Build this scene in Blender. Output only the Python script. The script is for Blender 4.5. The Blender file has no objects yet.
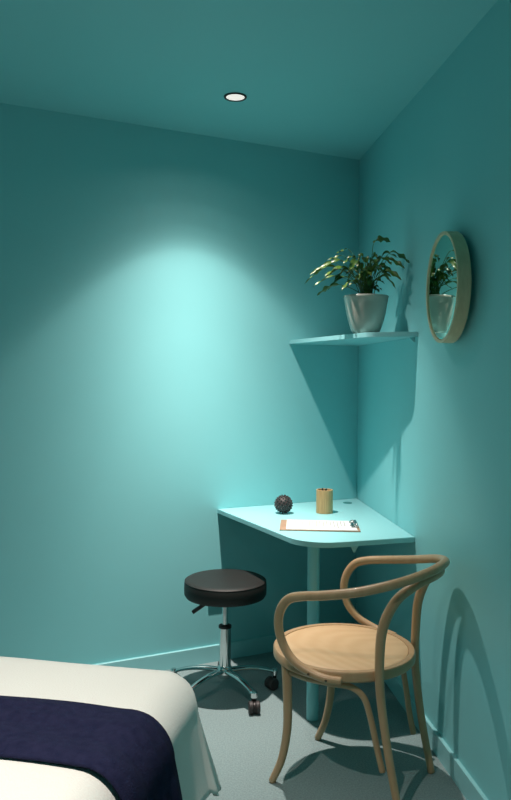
import bpy, bmesh, math, random
from mathutils import Vector, Matrix, noise
from math import sin, cos, pi, radians
random.seed(7)
C = bpy.context.scene.collection
H = 1.41                                  # camera height
# ------------------------------------------------------------------ helpers
def link(o, parent=None):
    C.objects.link(o)
    if parent: o.parent = parent
    return o
def mesh_obj(name, bm, mat, parent=None, smooth=True, angle=40):
    bmesh.ops.recalc_face_normals(bm, faces=bm.faces[:])
    me = bpy.data.meshes.new(name)
    if smooth:
        for f in bm.faces: f.smooth = True
        for e in bm.edges:
            if len(e.link_faces) == 2 and e.calc_face_angle(0) > radians(angle): e.smooth = False
    bm.to_mesh(me); bm.free()
    me.materials.append(mat)
    return link(bpy.data.objects.new(name, me), parent)
def thing(name, label, cat, loc=(0, 0, 0), rz=0, group=None):
    o = bpy.data.objects.new(name, None); link(o)
    o.empty_display_size = .1
    o.location = loc; o.rotation_euler = (0, 0, rz)
    o['label'] = label; o['category'] = cat
    if group: o['group'] = group
    return o
def tag(o, label, cat, group=None):
    o['label'] = label; o['category'] = cat
    if group: o['group'] = group
    return o
def struct(o): o['kind'] = 'structure'; return o
def bridge(bm, rings, closed=True, cap=True):
    vs = [[bm.verts.new(p) for p in r] for r in rings]
    n = len(vs[0])
    for a, b in zip(vs, vs[1:]):
        for i in range(n if closed else n-1):
            j = (i+1) % n
            bm.faces.new((a[i], a[j], b[j], b[i]))
    if cap:
        bm.faces.new(vs[0][::-1]); bm.faces.new(vs[-1])
    return vs
def box(bm, x0, x1, y0, y1, z0, z1, bev=0, M=None):
    r = bmesh.ops.create_cube(bm, size=1)
    for v in r['verts']:
        v.co = Vector(((x0+x1)/2+v.co.x*(x1-x0), (y0+y1)/2+v.co.y*(y1-y0), (z0+z1)/2+v.co.z*(z1-z0)))
    vs = r['verts']
    if bev:
        es = list({e for v in vs for e in v.link_edges})
        rr = bmesh.ops.bevel(bm, geom=es, offset=bev, segments=2, affect='EDGES', profile=.6)
        vs = list({v for f in rr['faces'] for v in f.verts} | {v for v in vs if v.is_valid})
    if M:
        for v in vs: v.co = M @ v.co
def prism(bm, poly, z0, z1, bev=0):
    lo = [bm.verts.new((p[0], p[1], z0)) for p in poly]; hi = [bm.verts.new((p[0], p[1], z1)) for p in poly]
    n = len(poly); fs = []
    for i in range(n):
        j = (i+1) % n; fs.append(bm.faces.new((lo[i], lo[j], hi[j], hi[i])))
    a = bm.faces.new(lo[::-1]); b = bm.faces.new(hi)
    if bev:
        bmesh.ops.bevel(bm, geom=list(b.edges)+list(a.edges), offset=bev, segments=2, affect='EDGES')
def lathe(bm, prof, seg=48, c=(0, 0, 0), M=None):
    rings = []
    for r, z in prof:
        rings.append([Vector((c[0]+r*cos(2*pi*i/seg), c[1]+r*sin(2*pi*i/seg), c[2]+z)) for i in range(seg)])
    if M: rings = [[M @ p for p in r] for r in rings]
    bridge(bm, rings)
def spline(pts, n=8):
    """Catmull-Rom through pts (vectors of any length)"""
    P = [tuple(p) for p in pts]; out = []
    P = [tuple(2*a-b for a, b in zip(P[0], P[1]))] + P + [tuple(2*a-b for a, b in zip(P[-1], P[-2]))]
    for i in range(1, len(P)-2):
        p0, p1, p2, p3 = P[i-1:i+3]
        for k in range(n):
            t = k/n
            out.append(tuple(.5*((2*b)+(c-a)*t+(2*a-5*b+4*c-d)*t*t+(-a+3*b-3*c+d)*t**3) for a, b, c, d in zip(p0, p1, p2, p3)))
    out.append(P[-2]); return out
def tube(bm, pts, rad, seg=16, round_end=True):
    """pts: vectors; rad: number or list"""
    P = [Vector(p) for p in pts]; n = len(P)
    R = [rad]*n if not isinstance(rad, (list, tuple)) else list(rad)
    T = [((P[min(i+1, n-1)]-P[max(i-1, 0)]).normalized()) for i in range(n)]
    u = T[0].orthogonal().normalized(); rings = []
    def ring(p, t, r):
        w = t.cross(u).normalized()
        return [p+(u*cos(2*pi*k/seg)+w*sin(2*pi*k/seg))*r for k in range(seg)]
    for i in range(n):
        u = (u-T[i]*u.dot(T[i])).normalized()
        if i == 0 and round_end:
            rings.append(ring(P[0]-T[0]*R[0]*.25, T[0], R[0]*.6)); rings.append(ring(P[0]-T[0]*R[0]*.15, T[0], R[0]*.88))
        rings.append(ring(P[i], T[i], R[i]))
        if i == n-1 and round_end:
            rings.append(ring(P[i]+T[i]*R[i]*.15, T[i], R[i]*.88)); rings.append(ring(P[i]+T[i]*R[i]*.25, T[i], R[i]*.6))
    bridge(bm, rings)
def sphere(bm, c, r, u=24, v=16):
    q = bmesh.ops.create_uvsphere(bm, u_segments=u, v_segments=v, radius=r)
    for x in q['verts']: x.co += Vector(c)
# ------------------------------------------------------------------ materials
def srgb(*c): return tuple(((x/255)/12.92 if x/255 <= .04045 else ((x/255+.055)/1.055)**2.4) for x in c)+(1,)
def mat(name, col, rough=.5, metal=0, coat=0, spec=.5, n_scale=0, n_amt=0, bump=0, bscale=100, sheen=0, col2=None, stretch=None):
    m = bpy.data.materials.new(name); m.use_nodes = True
    nt = m.node_tree; b = nt.nodes['Principled BSDF']
    b.inputs['Base Color'].default_value = col; b.inputs['Roughness'].default_value = rough
    b.inputs['Metallic'].default_value = metal; b.inputs['Coat Weight'].default_value = coat
    b.inputs['Specular IOR Level'].default_value = spec
    if sheen: b.inputs['Sheen Weight'].default_value = sheen
    tc = nt.nodes.new('ShaderNodeTexCoord'); mp = nt.nodes.new('ShaderNodeMapping')
    nt.links.new(tc.outputs['Object'], mp.inputs[0])
    if stretch: mp.inputs['Scale'].default_value = stretch
    if col2:
        nz = nt.nodes.new('ShaderNodeTexNoise'); nz.inputs['Scale'].default_value = n_scale; nz.inputs['Detail'].default_value = 6
        nt.links.new(mp.outputs[0], nz.inputs['Vector'])
        rp = nt.nodes.new('ShaderNodeValToRGB'); rp.color_ramp.elements[0].color = col; rp.color_ramp.elements[1].color = col2
        rp.color_ramp.elements[0].position = .5-n_amt; rp.color_ramp.elements[1].position = .5+n_amt
        nt.links.new(nz.outputs[0], rp.inputs[0]); nt.links.new(rp.outputs[0], b.inputs['Base Color'])
    if bump:
        n2 = nt.nodes.new('ShaderNodeTexNoise'); n2.inputs['Scale'].default_value = bscale; n2.inputs['Detail'].default_value = 4
        nt.links.new(tc.outputs['Object'], n2.inputs['Vector'])
        bp = nt.nodes.new('ShaderNodeBump'); bp.inputs['Strength'].default_value = bump; bp.inputs['Distance'].default_value = .002
        nt.links.new(n2.outputs[0], bp.inputs['Height']); nt.links.new(bp.outputs[0], b.inputs['Normal'])
    return m
TEAL = (.240, .635, .665, 1); TEAL2 = (.248, .645, .675, 1)
paint = mat('teal_paint', TEAL, .55, spec=.3, col2=TEAL2, n_scale=3, n_amt=.2, bump=.06, bscale=260)
paint_sat = mat('teal_lacquer', (.29, .65, .68, 1), .38, spec=.4, bump=.03, bscale=200)
paint_post = mat('teal_powder_coat', (.19, .55, .58, 1), .35)
carpet = mat('carpet', (.19, .275, .28, 1), .95, spec=.1, col2=(.27, .37, .375, 1), n_scale=170, n_amt=.16, bump=.9, bscale=330)
wood = mat('bent_beech', srgb(184, 156, 120), .38, spec=.4, coat=.15, col2=srgb(170, 142, 106), n_scale=14, n_amt=.25, stretch=(3, 3, .6))
wood_pale = mat('plywood', srgb(218, 204, 168), .5, col2=srgb(200, 184, 146), n_scale=30, n_amt=.3, stretch=(1, 1, 4))
wood_cup = mat('cup_wood', srgb(205, 172, 122), .5, col2=srgb(168, 132, 84), n_scale=40, n_amt=.25, stretch=(6, 6, .3))
board = mat('hardboard', srgb(160, 134, 110), .6, col2=srgb(145, 118, 95), n_scale=60, n_amt=.3)
black_vinyl = mat('black_vinyl', (.015, .016, .015, 1), .5, spec=.35, bump=.15, bscale=500)
black_pl = mat('black_plastic', (.012, .011, .011, 1), .45)
dark_rub = mat('dark_rubber', (.03, .027, .027, 1), .55)
chrome = mat('chrome', (.75, .76, .76, 1), .12, metal=1)
steel = mat('clip_steel', (.6, .6, .6, 1), .2, metal=1)
screw_m = mat('screw_metal', (.12, .09, .06, 1), .4, metal=.8)
sheet_m = mat('cream_sheet', (.67, .725, .68, 1), .9, spec=.15, bump=.5, bscale=240, sheen=.3)
navy = mat('navy_fleece', (.009, .012, .036, 1), .95, spec=.1, bump=.8, bscale=260, col2=(.016, .019, .05, 1), n_scale=60, n_amt=.2)
ceramic = mat('grey_ceramic', (.44, .46, .41, 1), .25, spec=.6, coat=.4)
soil_m = mat('potting_soil', (.02, .014, .01, 1), .95, bump=1, bscale=120)
leaf_m = mat('plant_leaf', (.03, .095, .018, 1), .36, spec=.5, col2=(.11, .21, .03, 1), n_scale=9, n_amt=.2)
white_m = mat('paper', (.60, .68, .67, 1), .8)
ink = mat('printed_text', (.30, .28, .27, 1), .8)
padm = mat('table_padding', (.05, .05, .055, 1), .5)
socket_m = mat('dark_teal_plastic', (.035, .24, .24, 1), .4)
def seat_material():
    m = bpy.data.materials.new('beech_veneer'); m.use_nodes = True; nt = m.node_tree; b = nt.nodes['Principled BSDF']
    tc = nt.nodes.new('ShaderNodeTexCoord'); mp = nt.nodes.new('ShaderNodeMapping'); nt.links.new(tc.outputs['Object'], mp.inputs[0])
    mp.inputs['Scale'].default_value = (1, 2.6, 1)
    w = nt.nodes.new('ShaderNodeTexWave'); w.wave_type = 'RINGS'; w.rings_direction = 'SPHERICAL'
    mp.inputs['Location'].default_value = (.55, .1, 0)
    w.inputs['Scale'].default_value = 5; w.inputs['Distortion'].default_value = 3; w.inputs['Detail'].default_value = 3; w.inputs['Detail Scale'].default_value = 1.2
    nt.links.new(mp.outputs[0], w.inputs['Vector'])
    rp = nt.nodes.new('ShaderNodeValToRGB'); rp.color_ramp.elements[0].color = srgb(204, 173, 131); rp.color_ramp.elements[1].color = srgb(210, 180, 139)
    nt.links.new(w.outputs[0], rp.inputs[0]); nt.links.new(rp.outputs[0], b.inputs['Base Color']); b.inputs['Roughness'].default_value = .42
    return m
veneer = seat_material()
mirror_m = mat('mirror_glass', (.70, .92, .80, 1), .02, metal=1)
def emis(name, col, s):
    m = bpy.data.materials.new(name); m.use_nodes = True; b = m.node_tree.nodes['Principled BSDF']
    b.inputs['Base Color'].default_value = (.8, .8, .8, 1); b.inputs['Emission Color'].default_value = col; b.inputs['Emission Strength'].default_value = s
    return m
# ------------------------------------------------------------------ room frame
CO = Vector((.556, 4.13)); HC = 2.588
aL, aR = radians(63.66), radians(-6.2)
dL = Vector((-sin(aL), -cos(aL))); dR = Vector((-sin(aR), -cos(aR)))
nL = Vector((-dL.y, dL.x)); nL = nL if nL.dot(-CO) > 0 else -nL          # into the room
nR = Vector((-dR.y, dR.x)); nR = nR if nR.dot(-CO) > 0 else -nR
EL = CO+dL*3.0; ER = CO+dR*4.7
PL = [CO, EL, Vector((EL.x, ER.y)), ER]
def slab(name, a, b, n, th=.1, z0=0, z1=HC, m=paint, ext=.0):
    bm = bmesh.new(); t = (b-a).normalized()
    prism(bm, [a-t*ext, b+t*ext, b+t*ext-n*th, a-t*ext-n*th], z0, z1)
    return struct(mesh_obj(name, bm, m, smooth=False))
slab('wall_left', CO, EL, nL)
slab('wall_right', CO, ER, nR)
slab('wall_side', EL, PL[2], Vector((1, 0)))
slab('wall_back', PL[2], ER, Vector((0, 1)))
bm = bmesh.new(); prism(bm, [p+(p-Vector((-.4, 1.8))).normalized()*.18 for p in PL], -.1, 0); struct(mesh_obj('floor', bm, carpet, smooth=False))
bm = bmesh.new(); prism(bm, [p+(p-Vector((-.4, 1.8))).normalized()*.18 for p in PL], HC, HC+.1)
ceil = struct(mesh_obj('ceiling', bm, paint, smooth=False))
def baseboard(name, a, b, n):
    bm = bmesh.new(); d = (b-a).normalized(); th = .013; h = .08
    prof = [(0, 0), (th, 0), (th, h-.002), (th-.002, h), (0, h)]
    rings = [[Vector((p.x+n.x*q[0], p.y+n.y*q[0], q[1])) for q in prof] for p in (a, b)]
    bridge(bm, rings)
    return struct(mesh_obj(name, bm, paint_sat, smooth=False))
baseboard('baseboard_left', CO+dL*.016, EL, nL); baseboard('baseboard_right', CO, ER, nR)
def wpt(px, wall):
    """wall point seen in pixel column px (at eye level)"""
    k = (px-255.5)/760; d = dL if wall == 'L' else dR
    s = (k*CO.y-CO.x)/(d.x-k*d.y); return CO+d*s
def gpt(px, py, h):
    """plan point at height h seen at a pixel; used only to read off where things stand"""
    y = (H-h)*760/(py-376); return Vector(((px-255.5)/760*y, y))
def fillet(a, f, b, r, n=10):
    u = (a-f).normalized(); v = (b-f).normalized(); ang = u.angle(v)/2
    t = r/math.tan(ang); c = f+(u+v).normalized()*r/sin(ang)
    p0 = f+u*t-c; p1 = f+v*t-c; out = []
    for i in range(n+1):
        q = p0.lerp(p1, i/n).normalized()*r; out.append(c+q)
    return out
# ------------------------------------------------------------------ corner desk
DA = wpt(218.5, 'L'); DB = wpt(416.3, 'R'); DF = Vector((.205, 2.985)); HD = .75
ins = .001
desk = thing('corner_desk', 'pale turquoise wall-mounted corner desk with a rounded front corner on one slim post', 'desk', (DF.x+.06, DF.y+.2, 0))
def rel(o, pts): return [Vector((p[0]-o.location.x, p[1]-o.location.y)) for p in pts]
cc = CO+(nL+nR).normalized()*.002
bm = bmesh.new(); prism(bm, rel(desk, [cc, DA+nL*ins]+fillet(DA, DF, DB, .16, 14)+[DB+nR*ins]), HD-.021, HD, .0015)
mesh_obj('tabletop', bm, paint_sat, desk, angle=30)
post = Vector((.245, 3.13))-Vector(desk.location[:2])
bm = bmesh.new(); lathe(bm, [(.024, 0), (.025, .001), (.025, HD-.021)], 32, (post.x, post.y, 0)); mesh_obj('leg', bm, paint_post, desk)
g = gpt(348.5, 502.3, HD)-Vector(desk.location[:2])
bm = bmesh.new(); lathe(bm, [(.001, .0003), (.024, .0003), (.024, .002), (.022, .003), (.017, .003), (.016, .001), (.001, .001)], 32, (g.x, g.y, HD)); mesh_obj('cable_grommet', bm, socket_m, desk)
# triangular steel gusset under the top, screwed to the right wall
def gusset(parent, p, n, ztop, d=.12, h=.03):
    q = p-Vector(parent.location[:2]); t = Vector((-n.y, n.x))
    bm = bmesh.new(); th = .004
    tri = [(0.001, 0), (d, 0), (d*.95, -.006), (0.001, -h)]
    rings = [[Vector((q.x+n.x*a+t.x*s, q.y+n.y*a+t.y*s, ztop+b)) for a, b in tri] for s in (-th/2, th/2)]
    bridge(bm, rings); return mesh_obj('bracket', bm, paint_sat, parent, smooth=False)
gusset(desk, CO+dR*.55, nR, HD-.021, .2, .035); gusset(desk, CO+dL*.45, nL, HD-.021, .2, .035)
q_ = Vector((.405, 3.085))-Vector(desk.location[:2]); bm = bmesh.new()      # small added wedge of unknown use behind the front edge, not a known bracket
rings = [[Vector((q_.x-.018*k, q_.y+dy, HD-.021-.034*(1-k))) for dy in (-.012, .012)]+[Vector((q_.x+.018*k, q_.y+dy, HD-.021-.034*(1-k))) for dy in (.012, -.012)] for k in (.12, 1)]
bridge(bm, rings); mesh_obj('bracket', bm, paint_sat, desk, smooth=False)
# ------------------------------------------------------------------ corner shelf
HS = 1.597
SA = wpt(289, 'L'); SB = wpt(418, 'R'); SF = Vector((.472, 3.172))
shelf = thing('corner_shelf', 'turquoise corner shelf high on the walls above the desk, holding the plant', 'shelf', (.5, 3.5, HS-.02))
bm = bmesh.new(); prism(bm, rel(shelf, [cc, SA+nL*ins]+fillet(SA, SF, SB, .07, 10)+[SB+nR*ins]), 0, .02, .001)
mesh_obj('shelf_board', bm, paint_sat, shelf, angle=30)
gusset(shelf, SB-dR*.05, nR, 0, .022, .022)
# ------------------------------------------------------------------ socket below the desk on left wall
a = wpt(209, 'L'); b = wpt(230, 'L'); m_ = (a+b)/2
sk = thing('wall_socket', 'dark teal socket box on the wall behind the stool, below the desk', 'socket', (m_.x, m_.y, .385), math.atan2(dL.y, dL.x)+pi)
w = (a-b).length
bm = bmesh.new(); box(bm, -w/2, w/2, -.028, -.001, -.04, .04, .003); mesh_obj('housing', bm, socket_m, sk)
bm = bmesh.new(); box(bm, -w/2+.012, w/2-.012, -.030, -.027, -.028, .028, .001); mesh_obj('cover', bm, socket_m, sk)
# ------------------------------------------------------------------ downlights
def downlight(x, y, label, energy, beam, axis=Vector((0, 0, -1)), r=.0485):
    t = thing('downlight', label, 'ceiling light', (x, y, HC), 0)
    bm = bmesh.new(); lathe(bm, [(r-.008, -.001), (r, -.001), (r, -.004), (r-.002, -.006), (r-.009, -.005), (r-.009, -.001)], 48); mesh_obj('trim_ring', bm, black_pl, t)
    bm = bmesh.new(); lathe(bm, [(r-.0095, -.001), (r-.0095, -.003), (.02, -.0035), (.001, -.0035)], 40); mesh_obj('lens', bm, emis('lamp_lens', (1, .88, .80, 1), .7), t)
    l = bpy.data.lights.new('spot', 'SPOT'); l.energy = energy; l.spot_size = radians(170); l.spot_blend = 0
    l.shadow_soft_size = .018; l.color = (1, .84, .77)
    l.use_nodes = True; nt = l.node_tree; em = nt.nodes['Emission']     # beam: intensity against angle from the axis
    gm = nt.nodes.new('ShaderNodeNewGeometry'); sp = nt.nodes.new('ShaderNodeVectorMath'); sp.operation = 'DOT_PRODUCT'; nt.links.new(gm.outputs['Incoming'], sp.inputs[0]); sp.inputs[1].default_value = axis
    def mth(op, *a):
        q = nt.nodes.new('ShaderNodeMath'); q.operation = op
        for i_, v in enumerate(a):
            if isinstance(v, (int, float)): q.inputs[i_].default_value = v
            else: nt.links.new(v, q.inputs[i_])
        return q.outputs[0]
    an = mth('DIVIDE', mth('ARCCOSINE', mth('ABSOLUTE', sp.outputs['Value'])), pi/2)
    rp = nt.nodes.new('ShaderNodeValToRGB'); cr = rp.color_ramp; cr.interpolation = 'LINEAR'
    for k_, (a_, v) in enumerate(beam):
        e_ = cr.elements[k_] if k_ < 2 else cr.elements.new(a_/90)
        e_.position = a_/90
        e_.color = (v, v, v, 1)
    nt.links.new(an, rp.inputs[0]); nt.links.new(rp.outputs[0], em.inputs['Strength'])
    o = bpy.data.objects.new('spot', l); link(o, t); o.location = (0, 0, -.012); o.rotation_euler = (-axis).to_track_quat('Z', 'Y').to_euler()
    return t
LAMP = Vector((-.094, 3.205))
BEAM = [(0, 1), (10, .95), (14, .83), (17.5, .69), (22, .49), (26, .36), (29, .285), (33, .215), (36, .172), (39, .120), (41, .068), (44, .034), (48, .017), (56, .006), (70, 0)]
BEAM2 = [(0, 1), (10, .95), (20, .8), (30, .55), (38, .25), (46, .06), (60, 0)]
downlight(LAMP.x, LAMP.y, 'round recessed ceiling downlight with a black ring, above the stool', 350, BEAM, Vector((-nL.x*sin(radians(4.5)), -nL.y*sin(radians(4.5)), -cos(radians(4.5)))))
downlight(-.62, 1.12, 'round recessed ceiling downlight with a black ring, behind the viewer over the bed', 255, BEAM2)
# ------------------------------------------------------------------ bentwood armchair
SX = Vector((.321, 2.703)); fw = Vector((-.863, .505)).normalized(); HSEAT = .455
ch = thing('bentwood_armchair', 'light beech bentwood armchair with a round seat and looping arms, facing the desk', 'chair', (SX.x, SX.y, 0), math.atan2(fw.y, fw.x))
# local x = forward, local y = left hand side (towards the camera = +y after the turn)
bm = bmesh.new(); R = .25
lathe(bm, [(R-.035, -.034), (R-.006, -.036), (R, -.030), (R, -.006), (R-.004, -.001), (R-.012, .0005), (R-.022, -.001), (R-.024, -.006), (R-.035, -.007)], 72, (0, 0, HSEAT)); mesh_obj('seat_rim', bm, wood, ch)
bm = bmesh.new(); lathe(bm, [(.001, -.018), (R-.03, -.018), (R-.0245, -.012), (R-.0245, -.0035), (R-.028, -.0015), (R-.10, -.003), (.001, -.005)], 72, (0, 0, HSEAT)); mesh_obj('seat', bm, veneer, ch)
half = [(-.35, 0, .785), (-.335, .09, .779), (-.275, .185, .76), (-.165, .25, .73), (-.05, .28, .708), (.03, .285, .694), (.078, .281, .675), (.110, .275, .63), (.118, .269, .575), (.10, .267, .518), (.06, .27, .474), (0, .268, .447), (-.055, .264, .436), (-.1, .25, .433)]
full = [(x, -y, z) for x, y, z in half[::-1]]+half[1:]
pts = spline(full, 10); n = len(pts)
rr = []
for i in range(n):
    q = abs(i/(n-1)*2-1)                   # 1 at the ends, 0 at the back
    rr.append(.0155-.002*min(1, max(0, (q-.55)/.4)))
bm = bmesh.new(); tube(bm, pts, rr, 18); mesh_obj('arm_rail', bm, wood, ch)
half = [(-.340, 0, .756), (-.328, .065, .752), (-.298, .125, .737), (-.25, .163, .69), (-.214, .178, .605), (-.204, .18, .5), (-.205, .172, .38), (-.230, .166, .2), (-.270, .165, .004)]
full = [(x, -y, z) for x, y, z in half[::-1]]+half[1:]
pts = spline(full, 10); n = len(pts)
rr = [.0168-.004*abs(abs(i/(n-1)*2-1)-.45)/.55 for i in range(n)]
bm = bmesh.new(); tube(bm, pts, rr, 18); mesh_obj('back_hoop', bm, wood, ch)
for s in (1, -1):
    p = spline([(.132, .186*s, .425), (.128, .183*s, .32), (.130, .179*s, .2), (.150, .179*s, .09), (.186, .182*s, .004)], 8)
    bm = bmesh.new(); tube(bm, p, [.0175-.005*i/(len(p)-1) for i in range(len(p))], 18); mesh_obj('leg', bm, wood, ch)
    p = spline([(.112, .188*s, .398), (.04, .205*s, .398), (-.05, .205*s, .400), (-.11, .19*s, .396), (-.15, .178*s, .366), (-.170, .168*s, .30), (-.190, .158*s, .2), (-.207, .154*s, .13)], 8)
    bm = bmesh.new(); tube(bm, p, .0105, 14); mesh_obj('brace', bm, wood, ch)
    for (x, z) in ((.0, .447), (-.06, .436)):
        y = (.2685+.0135) if x == 0 else .2645+.012
        bm = bmesh.new(); tube(bm, [(x, y*s, z), (x, (y+.0035)*s, z)], .004, 12); mesh_obj('screw', bm, screw_m, ch)
# ------------------------------------------------------------------ rolling stool
st = thing('rolling_stool', 'round black padded stool on a chrome five-star base with castors', 'stool', (-.127, 3.39, 0))
bm = bmesh.new(); r = .183; z = .506; t = .079
prof = [(.001, z-t), (r-.02, z-t), (r-.006, z-t+.004), (r, z-t+.014), (r+.001, z-t/2), (r, z-.016), (r-.003, z-.010), (r-.001, z-.007), (r-.010, z-.0015), (r-.03, z), (.08, z+.003), (.001, z+.004)]
lathe(bm, prof, 64); mesh_obj('seat', bm, black_vinyl, st)
bm = bmesh.new(); lathe(bm, [(.06, z-t-.008), (.075, z-t-.008), (.075, z-t+.001), (.06, z-t+.001)], 32); mesh_obj('mounting_plate', bm, black_pl, st)
bm = bmesh.new(); lathe(bm, [(.012, .24), (.0135, .24), (.0135, z-t-.006), (.012, z-t-.005)], 24); mesh_obj('gas_rod', bm, chrome, st)
bm = bmesh.new(); lathe(bm, [(.015, .288), (.029, .288), (.029, .298), (.02, .302), (.015, .302)], 24); mesh_obj('collar', bm, black_pl, st)
bm = bmesh.new(); lathe(bm, [(.018, .075), (.0265, .078), (.0265, .288), (.02, .29)], 32); mesh_obj('column', bm, chrome, st)
bm = bmesh.new(); lathe(bm, [(.02, .066), (.03, .068), (.034, .078), (.034, .105), (.028, .118), (.0266, .12)], 32); mesh_obj('hub', bm, chrome, st)
bm = bmesh.new(); tube(bm, [(-.04, .0, z-t-.004), (-.07, -.012, z-t-.014), (-.10, -.02, z-t-.034)], .004, 10)
box(bm, -.036, .036, -.010, .010, -.008, .008, .004, Matrix.Translation((-.115, -.022, z-t-.046)) @ Matrix.Rotation(-.62, 4, 'Y')); mesh_obj('lever', bm, black_pl, st)
for k in range(5):
    A = radians([-57, 11, 94, 171, 232][k]); RL = [.212, .200, .212, .206, .212][k]; d = Vector((cos(A), sin(A), 0)); sd = Vector((-sin(A), cos(A), 0))
    bm = bmesh.new(); rings = []
    for i in range(11):
        q = i/10; rad_ = .028+q*RL; zc = .098+.010*sin(q*pi*.75)-.028*q*q; w_ = .019-.006*q+(.002 if i == 10 else 0); h_ = .011-.004*q
        rings.append([d*rad_+sd*(w_*cos(a_)*1.0)+Vector((0, 0, zc+h_*sin(a_))) for a_ in [2*pi*j/14 for j in range(14)]])
    bridge(bm, rings); lg = mesh_obj('leg', bm, chrome, st)
    e = d*(.028+RL); zc = .098+.010*sin(pi*.75)-.028
    bm = bmesh.new(); lathe(bm, [(.013, zc-.016), (.0155, zc-.014), (.0155, zc+.006), (.010, zc+.012), (.001, zc+.013)], 20, (e.x, e.y, 0)); mesh_obj('socket_cap', bm, chrome, lg)
    # twin-wheel castor, swivelled
    sw = radians([-84, 215, 270, 20, 70][k]); f_ = Vector((cos(sw), sin(sw), 0)); ax = Vector((-sin(sw), cos(sw), 0)); wc = e+f_*.016+Vector((0, 0, .0265))
    bm = bmesh.new()
    for s in (1, -1):
        M = Matrix.Translation(wc+ax*.014*s) @ ax.to_track_quat('Z', 'Y').to_matrix().to_4x4()
        lathe(bm, [(.006, -.010), (.022, -.010), (.0265, -.006), (.0265, .006), (.022, .010), (.006, .010)], 28, (0, 0, 0), M)
    mesh_obj('castor_wheels', bm, dark_rub, lg)
    bm = bmesh.new(); M = Matrix.Translation(wc) @ ax.to_track_quat('Z', 'Y').to_matrix().to_4x4()
    lathe(bm, [(.001, -.0035), (.024, -.0035), (.024, .0035), (.001, .0035)], 24, (0, 0, 0), M)
    tube(bm, [(e.x, e.y, .04), (e.x, e.y, .064)], .009, 12, False); mesh_obj('castor_fork', bm, black_pl, lg)
# ------------------------------------------------------------------ clipboard
BL = gpt(281.5, 530.5, HD); BR = gpt(361, 531.5, HD); TL = gpt(286.5, 519.5, HD)
cx_ = (BL+BR)/2; ang = math.atan2((BR-BL).y, (BR-BL).x)
L_ = .345; W_ = .232
ctr = cx_+Vector((-sin(ang), cos(ang)))*W_/2
cb = thing('clipboard', 'brown clipboard with a white printed sheet and a steel clip on the desk', 'clipboard', (ctr.x, ctr.y, HD+.0003), ang)
bm = bmesh.new(); box(bm, -L_/2, L_/2, -W_/2, W_/2, 0, .004, .001); mesh_obj('board', bm, board, cb)
bm = bmesh.new(); box(bm, -L_/2+.028, L_/2-.012, -W_/2+.008, W_/2-.008, .0043, .0055); ppr = mesh_obj('paper', bm, white_m, cb, smooth=False)
bm = bmesh.new()
for i in range(16):
    x = -L_/2+.05+i*.0155
    y0 = -W_/2+.03; ln = random.uniform(.09, .17)
    box(bm, x, x+.003, W_/2-.03-ln, W_/2-.03, .0055, .0057)
mesh_obj('text_lines', bm, ink, ppr, smooth=False)
bm = bmesh.new(); box(bm, L_/2-.034, L_/2-.010, -.05, .05, .0056, .008, .001)
tube(bm, [(L_/2-.014, -.045, .014), (L_/2-.014, .045, .014)], .0085, 14)
for s in (-1, 1): tube(bm, spline([(L_/2-.014, .022*s, .012), (L_/2-.024, .022*s, .024), (L_/2-.036, .018*s, .021), (L_/2-.040, 0, .018)], 6), .0024, 8)
mesh_obj('clip', bm, steel, cb)
# ------------------------------------------------------------------ spiky ball
p = gpt(284.5, 513.2, HD); r = .040
bm = bmesh.new(); sphere(bm, (0, 0, r+.004), r, 40, 24)
N = 120
for i in range(N):
    zz = 1-2*(i+.5)/N; ph = i*2.399963; q = math.sqrt(1-zz*zz); d = Vector((q*cos(ph), q*sin(ph), zz))
    if d.z < -.985: continue
    M = Matrix.Translation(Vector((0, 0, r+.004))) @ d.to_track_quat('Z', 'Y').to_matrix().to_4x4()
    lathe(bm, [(.0040, r-.001), (.0034, r+.0035), (.0022, r+.0052), (.0003, r+.0057)], 8, (0, 0, 0), M)
ball = mesh_obj('massage_ball', bm, dark_rub); ball.location = (p.x, p.y, HD+.001)
tag(ball, 'black spiky massage ball on the desk', 'ball')
# ------------------------------------------------------------------ pencil cup
p = gpt(325.5, 512.2, HD); r = .0405; h = .112
cup = thing('pencil_cup', 'round wooden pencil cup standing on the desk', 'cup', (p.x, p.y, HD+.0005))
bm = bmesh.new(); lathe(bm, [(.001, 0), (r-.001, 0), (r, .001), (r, h-.001), (r-.001, h), (r-.006, h), (r-.007, h-.001), (r-.007, .008), (.001, .008)], 48); mesh_obj('body', bm, wood_cup, cup)
pen_m = mat('dark_pencil', (.03, .022, .018, 1), .4)
for i, (a_, tilt, ln, nm, lb) in enumerate(((.3, .10, .108, 'pencil', 'nearest the corner'), (2.2, .14, .109, 'pencil', 'on the far side'), (3.6, .12, .108, 'pencil', 'towards the ball'), (5.1, .10, .107, 'pencil', 'on the clipboard side'))):
    b0 = Vector((p.x-cos(a_)*.006, p.y-sin(a_)*.006, HD+.0105)); d = Vector((cos(a_)*tilt*1.5, sin(a_)*tilt*1.5, 1)).normalized()
    bm = bmesh.new(); tube(bm, [b0, b0+d*ln], .0036, 6, False); o = mesh_obj(nm, bm, pen_m, smooth=False)
    tag(o, 'dark pencil end just above the rim of the wooden cup, '+lb, 'pencil', 'pencils in the wooden cup')
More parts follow.
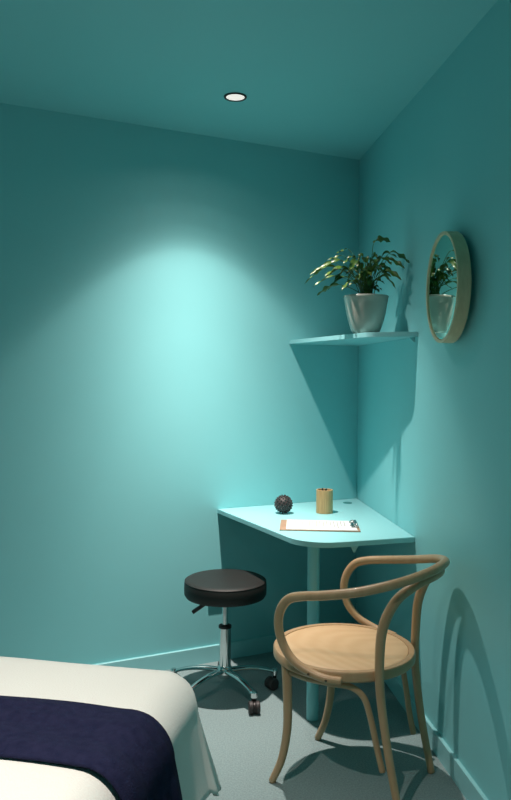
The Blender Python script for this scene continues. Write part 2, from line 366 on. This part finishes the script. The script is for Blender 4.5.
# ------------------------------------------------------------------ potted plant
pc = Vector((.481, 3.325)); PH = .166
pl = thing('potted_plant', 'leafy green plant in a glossy grey pot on the corner shelf', 'plant', (pc.x, pc.y, HS+.0005))
bm = bmesh.new()
prof = [(.001, 0), (.050, 0), (.056, .003), (.064, .017), (.075, .048), (.085, .085), (.092, .125), (.0965, .156), (.0985, .158), (.0985, .164), (.097, PH), (.093, PH), (.091, .160), (.087, .12), (.001, .11)]
lathe(bm, prof, 64); mesh_obj('pot', bm, ceramic, pl)
bm = bmesh.new(); lathe(bm, [(.001, .122), (.086, .122), (.089, .146), (.05, .151), (.001, .153)], 32); mesh_obj('soil', bm, soil_m, pl)
def leaf(bm, base, path, w, twist=0, stem=.35):
    """path: list of points; blade from `stem` fraction on; pointed, cupped"""
    P = [Vector(q) for q in spline(path, 7)]; n = len(P)
    i0 = int(n*stem)
    if i0 > 1: tube(bm, P[:i0+1], .0016, 6, False)
    side0 = None; rings = []
    for i in range(i0, n):
        q = (i-i0)/max(1, n-1-i0); T = (P[min(i+1, n-1)]-P[i-1 if i else 0]).normalized()
        s = T.cross(Vector((0, 0, 1)))
        if s.length < .15: s = Vector((1, 0, 0)) if side0 is None else side0
        s.normalize()
        if side0 and s.dot(side0) < 0: s = -s
        side0 = s
        s = (Matrix.Rotation(twist*(.4+q), 3, T) @ s)
        up = s.cross(T).normalized()
        if up.z < 0: up = -up
        ww = w*max(.03, (math.sin(pi*min(1, q**.75*.98+.02)))**.8)*(1+.16*sin(q*17+w*900))
        rip = .38*ww*sin(q*15+w*500)
        rings.append([P[i]-s*ww+up*(ww*.35+rip), P[i]-s*ww*.5+up*ww*.12, P[i], P[i]+s*ww*.5+up*ww*.12, P[i]+s*ww+up*(ww*.35-rip)])
    bridge(bm, rings, closed=False, cap=False)
bm = bmesh.new()
# hero leaves: pixel-read tips turned into metres about the pot (x right, y depth, z up from the pot rim)
def mk(dx, dz, dy=0., w=.011, top=None, tw=0, stem=.35):
    w *= .82; dx *= 1.07 if dx < 0 else 1
    b = Vector((random.uniform(-.03, .03), random.uniform(-.03, .03), .155))
    t = Vector((dx, dy, PH+dz))
    tp = PH+(top if top is not None else max(dz+.02, .06))
    m1 = Vector((b.x*.7+dx*.18, b.y+dy*.2, .155+(tp-.155)*.55)); m2 = Vector((dx*.55, dy*.55, tp)); m3 = Vector((dx*.82, dy*.82, (tp*.55+t.z*.45)))
    leaf(bm, b, [b, m1, m2, m3, t], w, tw, stem)
hero = [(-.255, .045, -.04, .017, .125, .45), (-.222, .035, .0, .015, .085, .4), (-.205, -.005, -.05, .016, .045, .5), (-.185, .115, .02, .014, .155, .4),
        (-.155, .165, .05, .013, .175, .5), (-.125, .185, .0, .013, .20, .55), (-.23, .095, .03, .013, .145, .4), (-.14, .05, -.06, .018, .11, .4), (-.10, .13, -.04, .017, .165, .45),
        (-.05, .09, -.09, .018, .13, .4), (-.11, .01, -.09, .016, .06, .4), (-.16, .02, -.02, .015, .08, .4), (-.18, .07, -.07, .015, .12, .4),
        (.06, .15, .0, .018, .17, .4), (.165, .125, -.13, .016, .178, .45), (.12, .15, -.11, .016, .175, .45), (.09, .12, -.12, .018, .155, .4),
        (.13, .055, -.13, .014, .10, .4), (.11, .02, -.11, .013, .08, .4), (.105, .08, -.08, .015, .12, .4), (.0, .15, .03, .018, .17, .4), (.03, .12, -.09, .018, .15, .4),
        (-.03, .155, .02, .016, .18, .45), (.055, .09, -.09, .017, .12, .4), (-.07, .07, .06, .017, .12, .4), (.04, .165, -.04, .014, .175, .5), (-.17, .075, -.03, .015, .12, .4),
        (.14, .10, -.15, .014, .145, .45), (-.08, .10, -.10, .018, .145, .4)]
for h_ in hero: mk(h_[0], h_[1], h_[2], h_[3], h_[4], random.uniform(-.9, .9), h_[5])
b_ = Vector((.01, 0, .15)); leaf(bm, b_, [b_, Vector((.016, -.01, .24)), Vector((.022, -.01, .325)), Vector((.03, -.012, .395)), Vector((.052, -.014, .408)), Vector((.08, -.016, .409)), Vector((.102, -.018, .400))], .016, 1.0, .5)
for i in range(34):
    a_ = random.uniform(0, 2*pi); rr_ = random.uniform(.04, .12); tz = random.uniform(.0, .12)
    mk(cos(a_)*rr_, tz, sin(a_)*rr_*.8, random.uniform(.010, .015), tz+random.uniform(.01, .04), random.uniform(-1, 1), .35)
for v in bm.verts:                        # no leaf grows into the walls or through the shelf
    p = V2 = Vector((v.co.x+pc.x, v.co.y+pc.y))
    for n_ in (nR, nL):
        dd = (p-CO).dot(n_)
        if dd < .012: v.co.x += n_.x*(.012-dd); v.co.y += n_.y*(.012-dd)
fo = mesh_obj('foliage', bm, leaf_m, pl)
# ------------------------------------------------------------------ round mirror
mp_ = wpt(456.5, 'R')+nR*.0125; MR = .196; MD = .046
mi = thing('round_mirror', 'round mirror in a deep pale wooden frame on the right wall', 'mirror', (mp_.x+nR.x*.001, mp_.y+nR.y*.001, 1.728))
nm = Matrix.Rotation(radians(-3.6), 2) @ nR      # hangs slightly proud of the wall at its near edge
mi.rotation_euler = Vector((nm.x, nm.y, 0)).to_track_quat('Z', 'Y').to_euler()
bm = bmesh.new(); rings_ = [(MR-.010, .004), (MR-.002, 0), (MR, .002), (MR, MD-.0015), (MR-.0015, MD), (MR-.0105, MD), (MR-.012, MD-.0015), (MR-.012, .004)]
seg = 96; rg = [[Vector((r_*cos(2*pi*i/seg), r_*sin(2*pi*i/seg), z_)) for i in range(seg)] for r_, z_ in rings_]
bridge(bm, rg+[rg[0]], cap=False); bmesh.ops.remove_doubles(bm, verts=bm.verts[:], dist=1e-6); mesh_obj('frame', bm, wood_pale, mi)
bm = bmesh.new(); lathe(bm, [(.001, .004), (MR-.0125, .004), (MR-.0125, MD-.006), (MR-.0135, MD-.005), (.001, MD-.005)], 96); mesh_obj('glass', bm, mirror_m, mi, angle=20)
# ------------------------------------------------------------------ massage table, sheet, blanket
XR, ZF = 0, 0; XL, ZN = -.745, -1.8; HT = .659; RB = .095     # inner rectangle of the flat top
BC = Vector((-.236, 1.915)); BROT = radians(-11.5)
mt = thing('massage_table', 'padded massage table hidden under the cream sheet', 'bed', (BC.x, BC.y, 0), BROT)
cxm, cym = 0, 0
bm = bmesh.new(); box(bm, XL-.02-cxm, XR+.02-cxm, ZN-.02-cym, ZF+.02-cym, HT-.10, HT-.016, .02); mesh_obj('padded_top', bm, padm, mt)
for sx in (XL+.03-cxm, XR-.03-cxm):
    for sy in (ZN+.15-cym, ZF-.2-cym):
        bm = bmesh.new(); box(bm, sx-.02, sx+.02, sy-.02, sy+.02, 0, HT-.10, .003); mesh_obj('leg', bm, wood_pale, mt)
def flare(px, py, c=0):
    wv = .5*sin(py*17+1.2)+.35*sin(px*19+2)+.25*noise.noise(Vector((px*6, py*6, 2)))
    return .17+.05*wv+.05*c**1.5
def drape_pt(p, d, e, flare, off=0.):
    """p on the inner rectangle, d outward direction, e cloth length past the edge"""
    r = RB+off; s = e
    if s < r*pi/2: o, dr = r*sin(s/r), r*(1-cos(s/r))
    else: k = s-r*pi/2; o, dr = r+k*flare, r+k*math.sqrt(max(0, 1-flare*flare))
    return Vector((p.x+d.x*o, p.y+d.y*o, HT+off-dr))
per = []
def lin(a, b, n, d): 
    for i in range(n): per.append((a.lerp(b, i/n), d, 0))
def fan(c, a0, a1, n):
    for i in range(n):
        t = i/n; A = radians(a0+(a1-a0)*t); per.append((c, Vector((cos(A), sin(A))), sin(pi*t)))
V = Vector
lin(V((XR, ZN)), V((XR, ZF)), 110, V((1, 0))); fan(V((XR, ZF)), 0, 90, 26)
lin(V((XR, ZF)), V((XL, ZF)), 46, V((0, 1))); fan(V((XL, ZF)), 90, 180, 26)
lin(V((XL, ZF)), V((XL, ZN)), 60, V((-1, 0))); fan(V((XL, ZN)), 180, 270, 16)
lin(V((XL, ZN)), V((XR, ZN)), 30, V((0, -1))); fan(V((XR, ZN)), 270, 360, 16)
ctr_m = V(((XR+XL)/2, (ZF+ZN)/2)); rings = []
for s in (.12, .3, .45, .6, .7, .8, .88, .94, .98):
    rg = []
    for p, d, c in per:
        hx = XR-XL; a0 = V((max(XL+hx*.5, min(XL+hx*.5, p.x)), max(ZN+hx*.5, min(ZF-hx*.5, p.y))))
        q = a0.lerp(p, s); rg.append(Vector((q.x, q.y, HT+.0012*noise.noise(Vector((q.x*9, q.y*9, 0))))))
    rings.append(rg)
ne = 26
for k in range(ne+1):
    rg = []
    for i, (p, d, c) in enumerate(per):
        emax = .340+.055*c+.006*sin(i*.35); e = emax*k/ne
        q = drape_pt(p, d, e, flare(p.x, p.y, c))
        if c > 0:                         # soft folds gathering at the corner
            A = math.atan2(d.y, d.x); q.x += d.x*.012*sin(A*13)*(k/ne)**1.5; q.y += d.y*.012*sin(A*13)*(k/ne)**1.5
        q += Vector((d.x, d.y, 0))*.004*noise.noise(Vector((q.x*8, q.y*8, q.z*5)))
        rg.append(q)
    rings.append(rg)
bm = bmesh.new(); bridge(bm, rings, cap=False)
bm.verts.ensure_lookup_table(); npz = len(per); bmesh.ops.remove_doubles(bm, verts=bm.verts[:], dist=1e-5)
be = [e for e in bm.edges if e.is_boundary and all(v.co.z > HT-.02 for v in e.verts)]
if be: bmesh.ops.contextual_create(bm, geom=be)
sheet = mesh_obj('bed_sheet', bm, sheet_m, angle=180)
sheet.location = (BC.x, BC.y, 0); sheet.rotation_euler.z = BROT
so = sheet.modifiers.new('s', 'SOLIDIFY'); so.thickness = .0025; so.offset = -1
tag(sheet, 'cream white sheet draped over the massage table beneath the navy blanket', 'sheet')
# blanket: a band across the bed, hanging over both sides
bm = bmesh.new(); rows = []
NQ, NW = 110, 34
wid = XR-XL; hang = .36; tot = wid+2*hang
for i in range(NQ+1):
    q = -hang+tot*i/NQ; row = []          # q: distance from the left inner edge
    for j in range(NW+1):
        w_ = j/NW
        x_ = XL+min(wid, max(0, q))
        yf = -.226+.006*sin(q*14); yn = -.486+.008*sin(q*11+1)
        over = max(0, q-wid)
        yf += over*.02; yn += over*.0
        yy = yn+(yf-yn)*w_
        off = .013+.0035*sin(w_*9+1.5*noise.noise(Vector((q*3, w_*2, 0))))+.003*noise.noise(Vector((q*7, w_*5, 3)))+.005*noise.noise(Vector((q*2.2, w_*7, 9)))
        off *= .55+.45*min(1, min(w_, 1-w_)*7)
        if q < 0: P_ = drape_pt(V((XL, yy)), V((-1, 0)), -q, flare(XL, yy), off)
        elif q > wid:
            P_ = drape_pt(V((XR, yy)), V((1, 0)), q-wid, flare(XR, yy), off+min(.006, over*.1))
        else: P_ = Vector((x_, yy, HT+off))
        row.append(P_)
    rows.append(row)
bridge(bm, rows, closed=False, cap=False)
bl = mesh_obj('blanket', bm, navy, angle=180)
bl.location = (BC.x, BC.y, 0); bl.rotation_euler.z = BROT
so = bl.modifiers.new('s', 'SOLIDIFY'); so.thickness = .004; so.offset = 0
tag(bl, 'dark navy fleece blanket folded across the cream sheet on the massage table', 'blanket')
# ------------------------------------------------------------------ world, camera
w = bpy.data.worlds.new('world'); bpy.context.scene.world = w; w.use_nodes = True
w.node_tree.nodes['Background'].inputs[0].default_value = (0, 0, 0, 1)
cam = bpy.data.cameras.new('camera'); co = bpy.data.objects.new('camera', cam); link(co)
cam.sensor_width = 36; cam.sensor_fit = 'AUTO'; cam.lens = 760/800*36
cam.shift_y = -(400-376)/800
ROLL = .0077
co.matrix_world = Matrix.Translation((0, 0, H)) @ Matrix.Rotation(pi/2, 4, 'X') @ Matrix.Rotation(ROLL, 4, 'Z')
cam.clip_start = .02
bpy.context.scene.camera = co
vs_ = bpy.context.scene.view_settings
vs_.view_transform = 'Standard'; vs_.look = 'None'; vs_.gamma = 1; vs_.exposure = .07
